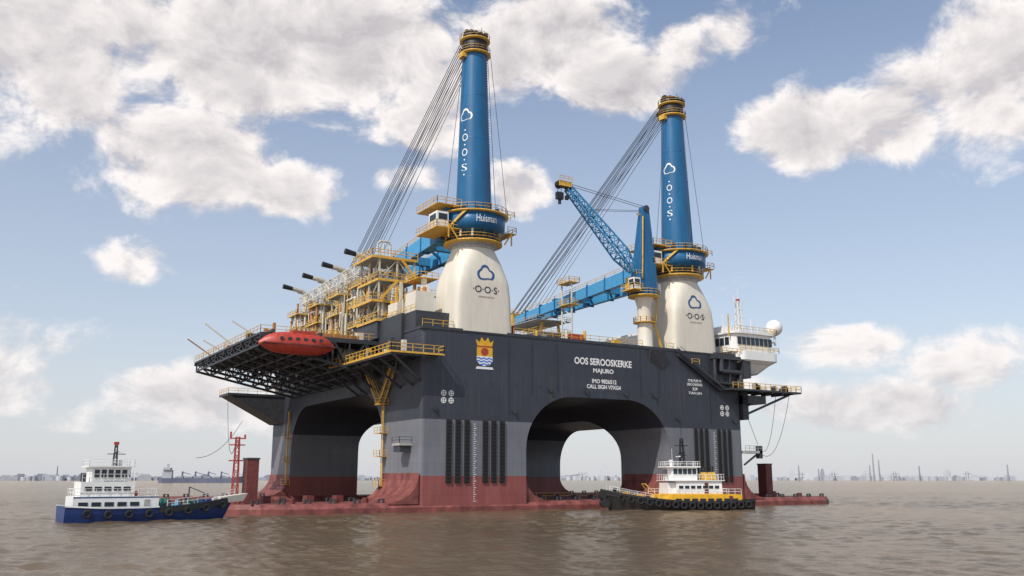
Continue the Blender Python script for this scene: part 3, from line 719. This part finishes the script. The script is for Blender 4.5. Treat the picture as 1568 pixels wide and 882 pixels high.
for s in (1,-1): b.box((-8.2,s*3.21-.03,.9),(-7.5,s*3.21+.03,2.4));b.box((-4,s*2.71-.03,2.8),(-3.3,s*2.71+.03,4.6))
b.use(YEL)
b.rings([[(-5.6,-2.3,4.9),(-4.3,-2.3,4.9),(-4.3,-1.3,4.9),(-5.6,-1.3,4.9)],[(-5.5,-2.2,6.4),(-4.5,-2.2,6.4),(-4.5,-1.4,6.4),(-5.5,-1.4,6.4)]])
b.rings([[(-5.6,1.3,4.9),(-4.3,1.3,4.9),(-4.3,2.3,4.9),(-5.6,2.3,4.9)],[(-5.5,1.4,6.4),(-4.5,1.4,6.4),(-4.5,2.2,6.4),(-5.5,2.2,6.4)]])
b.use(BLACK)
for y in (-1.8,1.8): b.tube((-5,y,6.4),(-5.2,y,7.4),.3,10)
b.use(WHITE)
b.rail([(-6.8,-2.9,5.02),(3.3,-2.9,5.02),(3.3,2.9,5.02),(-6.8,2.9,5.02)],1,1.1,w=.06,closed=True)
b.rail([(-9.8,-3.1,2.6),(5,-2.9,2.6)],.95,1.1,w=.06);b.rail([(-9.8,3.1,2.6),(5,2.9,2.6)],.95,1.1,w=.06);b.rail([(-2.8,-2.2,7.4),(3.2,-2.2,7.4),(3.2,2.2,7.4),(-2.8,2.2,7.4)],.8,1.1,w=.06,closed=True)
b.use(BLACK)
b.truss((-.4,0,7.4),(-.4,0,12.2),.8,.8,.4,.4,5,.11,.08,up=(1,0,0));b.beam((-.4,-1.6,9.6),(-.4,1.6,9.6),.12);b.beam((-1.6,0,11),(.9,0,11),.12);b.tube((-.4,0,12.2),(-.4,0,14.2),.05,6)
b.beam((-1.2,0,9.3),(.6,0,9.3),.25,.12);b.use(WHITE);b.box((.2,-.9,9.0),(.4,.9,9.2));b.tube((2,1,7.4),(2,1,8.3),.3,10);b.tube((2,1,8.2),(2,1,8.5),.4,10)
b.tube((1,-1.2,7.4),(1,-1.2,10.5),.04,5)
b.T=None
b.use(TYEL);b.tube((9,-.7,2.3),(9,.7,2.3),.7,14);b.box((8.4,-1,1.4),(9.6,1,1.9));b.use(YEL);b.box((6,-1.4,1.2),(7.6,1.4,2.6));b.use(BLACK);b.beam((10.8,-.5,1.9),(10.8,-.5,3.7),.3);b.beam((10.8,.5,1.9),(10.8,.5,3.7),.3);b.beam((10.8,-.7,3.5),(10.8,.7,3.5),.3)
b.use(GREY);b.beam((-12.2,0,.8),(-12.2,0,2.5),.4);b.use(RED);b.tube((-4.6,-2.9,5.6),(-4.6,-3,5.6),.35,12)
b.use(WHITE);b.rail([(5,-3.3,1.9),(9,-2.6,2.6),(12,-1.0,3.3)],.8,1.2,w=.05);b.rail([(5,3.3,1.9),(9,2.6,2.6),(12,1.0,3.3)],.8,1.2,w=.05)
b.use(YEL);b.beam((4,-2,2.6),(5.6,-1,4.4),.12);b.beam((5.6,1,4.4),(4,2,2.6),.12);b.beam((5.6,-1,4.4),(5.6,1,4.4),.12)
b.obj('tug_superstructure',e)
# blue and white workboat at left
e=empty('harbour_workboat',(-41.3,-6.0,0),D(4))
b=B();top=hullloft(b,22,6.8,1.7,1.4,NAVY,GREY,bul=.8,rake=2.0)
b.use(WHITE)
for k in range(9):
    for s in (1,-1): b.beam((top[k][0],s*top[k][1],top[k][2]),(top[k+1][0],s*top[k+1][1],top[k+1][2]),.16,.18)
for k in range(2,17,2):
    for s in (1,-1): tyre(b,(top[k][0],s*(top[k][1]+.2),top[k][2]-.8),.45)
b.use(BLACK)
for k in range(9,18):
    for s in (1,-1): b.beam((top[k][0],s*(top[k][1]+.05),top[k][2]-.4),(top[k+1][0],s*(top[k+1][1]+.05),top[k+1][2]-.4),.35,.7)
b.obj('boat_hull',e)
b=B();b.T=Matrix.Translation((-4.1,0,0));b.use(WHITE);b.box((-6,-2.5,.9),(4.2,2.5,3.1));b.box((-5.2,-2.2,3.1),(1.2,2.2,4.9))
b.rings([[(-4,-1.8,4.9),(.3,-1.8,4.9),(.3,1.8,4.9),(-4,1.8,4.9)],[(-4,-1.9,6.7),(.7,-1.9,6.7),(.7,1.9,6.7),(-4,1.9,6.7)]]);b.box((-4.5,-2.2,6.7),(1.1,2.2,6.88))
wins(b,-5.6,2.0,2.51,1.9,2.4,5);wins(b,-4.9,.8,2.21,3.8,4.3,5);wins(b,-3.8,.3,1.85,5.4,6.4,5);b.use(GLASS);b.box((.45,-1.6,5.5),(.68,1.6,6.4))
for s in (1,-1): b.use(NAVY);b.box((-6,s*2.5-.02,2.9),(4.2,s*2.5+.02,3.05));b.use(GREY);b.box((2.4,s*2.51-.03,1.1),(3.1,s*2.51+.03,2.7))
b.use(GREY);b.box((-2.5,-2.0,4.6),(1.18,-1.0,4.9))
b.use(WHITE);b.rail([(-5.9,-2.4,3.1),(4.1,-2.4,3.1),(4.1,2.4,3.1),(-5.9,2.4,3.1)],.95,1.2,w=.05,closed=True);b.rail([(-4.4,-2.1,6.88),(1,-2.1,6.88),(1,2.1,6.88),(-4.4,2.1,6.88)],.75,1.2,w=.05,closed=True);b.rail([(-5.1,-2.1,4.9),(1.1,-2.1,4.9)],.95,1.2,w=.05)
b.use(STEEL);b.truss((-1,0,6.88),(-1,0,9.6),.5,.5,.25,.25,4,.1,.07,up=(1,0,0));b.beam((-2.0,0,8.4),(.2,0,8.4),.1);b.use(WHITE);b.box((-1.8,-.1,8.6),(-.2,.1,8.75));b.tube((-.2,.6,6.88),(-.2,.6,7.7),.25,10)
b.use(RED);b.box((-1.3,-.2,9.6),(-.7,.2,9.95));b.tube((1.5,-1.5,3.4),(1.5,-1.7,3.4),.35,10);b.use(STEEL);b.tube((-4.8,-1,3.6),(-4.8,-1,6),.35,12)
b.T=None
for i in range(22):
    x=.8+i*.25;r=.25+random.random()*.4;y=random.uniform(-2.2,1.5);b.use(random.choice([GREEN,GREEN,STEEL,LBLUE,WHITE,GREY]))
    if i%3: b.rev((x,y),[(r,.9),(r*1.05,1.4),(r*.8,2.0),(r*.3,2.3+random.random()*.5)],7)
    else: b.box((x,y,.9),(x+.5,y+.6,1.8+random.random()))
b.use(NAVY);b.box((6.2,-1.3,1.2),(7.3,1.3,2.6));b.use(GREY);b.tube((8.2,-.6,2.3),(8.2,.6,2.3),.5,12);b.use(WHITE);b.rail([(1,-3.2,1.8),(5,-2.8,2.2),(8.6,-1.3,2.7),(10.8,0,3.1)],.8,1.2,w=.05)
b.use(CREAM);b.rings([[(8.4,-1.5,2.0),(11.8,-.8,2.3),(11.8,.8,2.3),(8.4,1.5,2.0)],[(8.4,-1.6,2.8),(12.4,-.8,3.3),(12.4,.8,3.3),(8.4,1.6,2.8)]])
b.use(STEEL);b.beam((4.6,0,1),(4.6,0,4.2),.14);b.beam((4.6,0,4.2),(6.6,0,3.4),.1)
b.obj('boat_superstructure',e)
# ================================================================== FAR THINGS
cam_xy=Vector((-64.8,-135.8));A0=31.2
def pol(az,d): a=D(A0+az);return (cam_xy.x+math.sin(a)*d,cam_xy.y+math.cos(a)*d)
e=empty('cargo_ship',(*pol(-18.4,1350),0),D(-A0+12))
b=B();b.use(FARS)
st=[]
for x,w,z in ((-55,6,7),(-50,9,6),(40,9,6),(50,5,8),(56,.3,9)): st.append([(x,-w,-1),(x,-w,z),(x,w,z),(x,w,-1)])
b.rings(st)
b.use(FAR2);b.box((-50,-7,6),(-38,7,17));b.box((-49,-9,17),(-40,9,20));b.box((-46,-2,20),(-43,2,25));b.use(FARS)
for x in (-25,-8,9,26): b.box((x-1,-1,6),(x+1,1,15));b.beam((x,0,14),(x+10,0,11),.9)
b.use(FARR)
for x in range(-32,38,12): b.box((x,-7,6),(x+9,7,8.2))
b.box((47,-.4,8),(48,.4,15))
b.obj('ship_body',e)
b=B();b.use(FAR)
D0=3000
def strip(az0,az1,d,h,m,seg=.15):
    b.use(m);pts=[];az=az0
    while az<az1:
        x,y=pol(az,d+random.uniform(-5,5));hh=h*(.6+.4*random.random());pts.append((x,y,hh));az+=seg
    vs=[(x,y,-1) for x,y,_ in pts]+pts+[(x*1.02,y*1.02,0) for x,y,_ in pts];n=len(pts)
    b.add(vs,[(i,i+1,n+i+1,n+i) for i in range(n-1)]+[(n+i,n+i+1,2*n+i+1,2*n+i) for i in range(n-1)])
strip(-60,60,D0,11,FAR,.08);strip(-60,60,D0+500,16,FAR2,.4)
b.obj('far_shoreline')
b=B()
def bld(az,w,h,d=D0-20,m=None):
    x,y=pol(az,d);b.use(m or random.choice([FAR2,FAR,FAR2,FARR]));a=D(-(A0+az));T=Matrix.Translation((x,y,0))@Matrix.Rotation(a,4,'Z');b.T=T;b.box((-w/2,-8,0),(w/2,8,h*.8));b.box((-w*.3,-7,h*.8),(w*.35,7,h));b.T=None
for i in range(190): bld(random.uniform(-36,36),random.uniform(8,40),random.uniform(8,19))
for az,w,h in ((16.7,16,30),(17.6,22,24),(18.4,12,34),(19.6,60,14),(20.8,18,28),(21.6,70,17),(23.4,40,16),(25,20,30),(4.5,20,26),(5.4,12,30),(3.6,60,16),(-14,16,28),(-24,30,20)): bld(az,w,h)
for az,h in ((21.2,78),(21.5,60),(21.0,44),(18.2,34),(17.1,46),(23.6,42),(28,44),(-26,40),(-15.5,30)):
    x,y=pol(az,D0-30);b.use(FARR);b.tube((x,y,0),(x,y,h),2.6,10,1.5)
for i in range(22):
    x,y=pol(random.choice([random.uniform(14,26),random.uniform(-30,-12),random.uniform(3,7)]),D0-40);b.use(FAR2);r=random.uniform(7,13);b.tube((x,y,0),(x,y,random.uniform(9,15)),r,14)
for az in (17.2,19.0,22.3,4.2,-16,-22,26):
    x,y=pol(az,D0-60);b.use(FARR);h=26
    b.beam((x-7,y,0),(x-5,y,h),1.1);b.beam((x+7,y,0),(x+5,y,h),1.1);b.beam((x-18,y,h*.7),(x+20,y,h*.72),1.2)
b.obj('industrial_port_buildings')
# ================================================================== WATER
m=bpy.data.materials.new('river_water');m.use_nodes=True;nt=m.node_tree;N=nt.nodes;L=nt.links;N.clear()
wout=N.new('ShaderNodeOutputMaterial');df=N.new('ShaderNodeBsdfDiffuse');gl=N.new('ShaderNodeBsdfGlossy');mx=N.new('ShaderNodeMixShader');fr=N.new('ShaderNodeFresnel')
fr.inputs['IOR'].default_value=1.33;gl.inputs['Roughness'].default_value=.13;gl.inputs['Color'].default_value=(.93,.83,.73,1)
mu=N.new('ShaderNodeMath');mu.operation='MULTIPLY';mu.inputs[1].default_value=.92;L.new(fr.outputs[0],mu.inputs[0])
L.new(mu.outputs[0],mx.inputs[0]);L.new(df.outputs[0],mx.inputs[1]);L.new(gl.outputs[0],mx.inputs[2]);L.new(mx.outputs[0],wout.inputs[0])
tc=N.new('ShaderNodeTexCoord')
def noise(sc,det,scl=(1,1,1),rot=0,rough=.55):
    mp=N.new('ShaderNodeMapping');mp.inputs['Scale'].default_value=scl;mp.inputs['Rotation'].default_value=(0,0,rot)
    L.new(tc.outputs['Object'],mp.inputs[0]);n=N.new('ShaderNodeTexNoise');n.inputs['Scale'].default_value=sc;n.inputs['Detail'].default_value=det;n.inputs['Roughness'].default_value=rough
    L.new(mp.outputs[0],n.inputs['Vector']);return n.outputs['Fac']
a=noise(2.4,5,(1,1.5,1),D(31));d=noise(.02,5)
bp=N.new('ShaderNodeBump');bp.inputs['Strength'].default_value=.7;bp.inputs['Distance'].default_value=.13;L.new(a,bp.inputs['Height'])
for q in (df.inputs['Normal'],gl.inputs['Normal'],fr.inputs['Normal']): L.new(bp.outputs[0],q)
cr=N.new('ShaderNodeValToRGB');cr.color_ramp.elements[0].position=.35;cr.color_ramp.elements[1].position=.65
cr.color_ramp.elements[0].color=(.105,.076,.048,1);cr.color_ramp.elements[1].color=(.150,.112,.074,1);L.new(d,cr.inputs[0]);L.new(cr.outputs[0],df.inputs['Color'])
radii=[0.5,8,18,28,34,38]
r=41.0
while r<450: radii.append(r);r*=1.0042
while r<16000: radii.append(r);r*=1.05
R_=np.array(radii)
angs=list(np.arange(-62,62,.115))+list(np.arange(62,298,4.0))
A_=np.radians(np.array(angs)+31.2)
RR,AA=np.meshgrid(R_,A_,indexing='ij')
X=-64.8+RR*np.sin(AA);Y=-135.8+RR*np.cos(AA);Zw=np.zeros_like(X)
rs=np.random.RandomState(3)
for i in range(52):
    lam=.8*(8/.8)**(i/51);k=2*np.pi/lam;th=np.radians(215+rs.normal(0,38));ph=rs.uniform(0,6.28)
    sl=.040 if lam<4 else .022
    cutr=lam*85
    fade=np.clip((cutr*1.6-RR)/(cutr*.8),0,1)*np.clip((RR-38)/4,0,1)
    Zw+=fade*(sl/k)*np.sin(k*(X*np.cos(th)+Y*np.sin(th))+ph+.8*np.sin(X*.05+i)+.8*np.sin(Y*.06+2*i))
G=.75+.35*np.sin(X*.045+1.3*np.sin(Y*.03))*np.sin(Y*.05+1.1*np.sin(X*.035));Zw*=G
nr,na=X.shape
co=np.stack([X,Y,Zw],-1).reshape(-1,3).astype(np.float32)
i0=(np.arange(nr-1)[:,None]*na+np.arange(na)[None,:]);i1=(np.arange(nr-1)[:,None]*na+(np.arange(na)[None,:]+1)%na)
F=np.stack([i0,i0+na,i1+na,i1],-1).reshape(-1,4)
me=bpy.data.meshes.new('river_water');nv=len(co);nf=len(F)
me.vertices.add(nv);me.vertices.foreach_set('co',co.ravel())
me.loops.add(nf*4);me.loops.foreach_set('vertex_index',F.ravel().astype(np.int32))
me.polygons.add(nf);me.polygons.foreach_set('loop_start',np.arange(0,nf*4,4,dtype=np.int32))
me.polygons.foreach_set('use_smooth',np.ones(nf,dtype=bool))
me.update(calc_edges=True);me.validate();me.materials.append(m)
wo=bpy.data.objects.new('river_water',me);scene.collection.objects.link(wo)
if me.polygons[nf//2].normal.z<0: me.flip_normals()
# ================================================================== SKY
w=bpy.data.worlds.new('World');scene.world=w;w.use_nodes=True;nt=w.node_tree;N=nt.nodes;L=nt.links
N.clear();out=N.new('ShaderNodeOutputWorld');SE=48;SDIR=Vector((-.90,-.43)).normalized()
sky=N.new('ShaderNodeTexSky');sky.sky_type='NISHITA';sky.sun_disc=False;sky.sun_elevation=D(SE);sky.sun_rotation=math.atan2(SDIR.x,SDIR.y)
sky.air_density=1.0;sky.dust_density=1.0;sky.ozone_density=1.5
bg=N.new('ShaderNodeBackground');bg.inputs[1].default_value=.145;L.new(sky.outputs[0],bg.inputs[0])
def mth(op,a,b=None,c=None,cl=False):
    n=N.new('ShaderNodeMath');n.operation=op;n.use_clamp=cl
    for i,v in enumerate((a,b,c)):
        if v is None: continue
        if isinstance(v,(int,float)): n.inputs[i].default_value=v
        else: L.new(v,n.inputs[i])
    return n.outputs[0]
def vm(op,a,b=None):
    n=N.new('ShaderNodeVectorMath');n.operation=op
    for i,v in enumerate((a,b)):
        if v is None: continue
        if isinstance(v,tuple): n.inputs[i].default_value=v
        else: L.new(v,n.inputs[i])
    return n
def mr(v,a,b_,c,d,t='SMOOTHSTEP'):
    n=N.new('ShaderNodeMapRange');n.interpolation_type=t
    L.new(v,n.inputs[0])
    for i,k in enumerate((a,b_,c,d)): n.inputs[i+1].default_value=k
    return n.outputs[0]
tc=N.new('ShaderNodeTexCoord');nv=vm('NORMALIZE',tc.outputs['Generated']);s=N.new('ShaderNodeSeparateXYZ');L.new(nv.outputs[0],s.inputs[0])
az=mth('MULTIPLY',mth('ARCTAN2',s.outputs[0],s.outputs[1]),57.2958);el=mth('MULTIPLY',mth('ARCSINE',s.outputs[2]),57.2958)
pc=N.new('ShaderNodeCombineXYZ');L.new(az,pc.inputs[0]);L.new(el,pc.inputs[1]);P0=pc.outputs[0]
def fbm(off,sc=.19,det=11,rough=.6):
    v=vm('ADD',P0,off).outputs[0];v=vm('MULTIPLY',v,(1,1.4,1)).outputs[0]
    n=N.new('ShaderNodeTexNoise');n.inputs['Scale'].default_value=sc;n.inputs['Detail'].default_value=det;n.inputs['Roughness'].default_value=rough;n.inputs['Distortion'].default_value=.3;L.new(v,n.inputs['Vector']);return n.outputs['Fac']
# cloud banks: azimuth(deg), elevation(deg), radii, weight
blobs=[(12,25.5,11,5.4,1.3),(21.5,26,8,4.6,1.3),(10.8,18.9,7,4.2,1.18),(16.5,17.6,4.6,2.2,1.0),(25.4,23.6,5.2,4.0,1.15),(33.5,26.8,7,4.0,1.25),(38,24.4,6.5,2.6,1.15),(44.1,26.2,4.6,2.4,1.05),
 (50.3,20.9,5.4,3.1,1.2),(55,20.4,4.4,3.0,1.15),(24.4,18.4,3.4,1.4,.9),(31.9,18,2.3,2.2,1.05),(51.6,8.0,4.4,1.9,1),(52.4,3.8,8,2.0,.9),(12,4.4,9,2.6,1.0),(8.4,12.6,3.4,1.6,.62),(45,5,5,1.2,.6),
 (2,24,8,7,1.15),(59.5,22,5,5,1.1),(58,7,4,3,.9),(1,6,7,4,.9),(66,12,5,3,.6),(22,40,22,8,.8),(48,44,12,6,.6),(-60,25,25,12,.8),(120,22,30,10,.7),(190,25,30,12,.8),(-120,20,30,9,.7)]
S_=None
for a_,e_,rx,ry,wt in blobs:
    q=vm('SUBTRACT',P0,(a_,e_,0)).outputs[0];q=vm('MULTIPLY',q,(1/rx,1/ry,1)).outputs[0];l=vm('LENGTH',q).outputs['Value']
    k=mth('MULTIPLY',mr(l,.25,1.45,1,0),wt);S_=k if S_ is None else mth('MAXIMUM',S_,k)
f1=fbm((0,0,0));f2=fbm((-.8,1.0,0))
dens=mth('ADD',mth('MULTIPLY',mth('SUBTRACT',f1,.5),2.8),mth('SUBTRACT',S_,.48))
mask=mr(dens,-.08,.48,0,1)
lit=mth('MULTIPLY_ADD',mth('SUBTRACT',f1,f2),5.0,.62,cl=True)
thick=mr(dens,.35,1.15,1,.62)
shade=mth('MULTIPLY',mth('MULTIPLY_ADD',lit,.5,.5),thick)
cc=N.new('ShaderNodeMix');cc.data_type='RGBA';L.new(shade,cc.inputs[0]);cc.inputs[6].default_value=(.28,.26,.31,1);cc.inputs[7].default_value=(1.05,.99,.96,1)
cb=N.new('ShaderNodeBackground');L.new(cc.outputs[2],cb.inputs[0]);cb.inputs[1].default_value=1
hz=N.new('ShaderNodeBackground');hz.inputs[0].default_value=(.68,.69,.74,1);hz.inputs[1].default_value=1
m1=N.new('ShaderNodeMixShader');L.new(mth('MULTIPLY',mask,.96),m1.inputs[0])
mh=N.new('ShaderNodeMixShader');L.new(mr(el,0,30,.66,.10,'LINEAR'),mh.inputs[0]);L.new(bg.outputs[0],mh.inputs[1]);L.new(hz.outputs[0],mh.inputs[2])
L.new(mh.outputs[0],m1.inputs[1]);L.new(cb.outputs[0],m1.inputs[2])
m2=N.new('ShaderNodeMixShader');L.new(mr(el,-2,9,.6,.0,'LINEAR'),m2.inputs[0]);L.new(m1.outputs[0],m2.inputs[1]);L.new(hz.outputs[0],m2.inputs[2])
L.new(m2.outputs[0],out.inputs[0])
sd=bpy.data.lights.new('sun','SUN');sd.energy=3.9;sd.angle=D(.5);sd.color=(1,.94,.85);so=bpy.data.objects.new('sun',sd);scene.collection.objects.link(so)
dv=Vector((SDIR.x*math.cos(D(SE)),SDIR.y*math.cos(D(SE)),math.sin(D(SE))));so.rotation_euler=dv.to_track_quat('Z','Y').to_euler()
cd=bpy.data.cameras.new('camera');cd.lens=1400/1568*36;cd.sensor_width=36;cd.clip_end=30000;cd.clip_start=.5
co=bpy.data.objects.new('camera',cd);co.location=(-64.8,-135.8,5.28);co.rotation_euler=(D(90+11.78),0,D(-31.2));scene.collection.objects.link(co);scene.camera=co
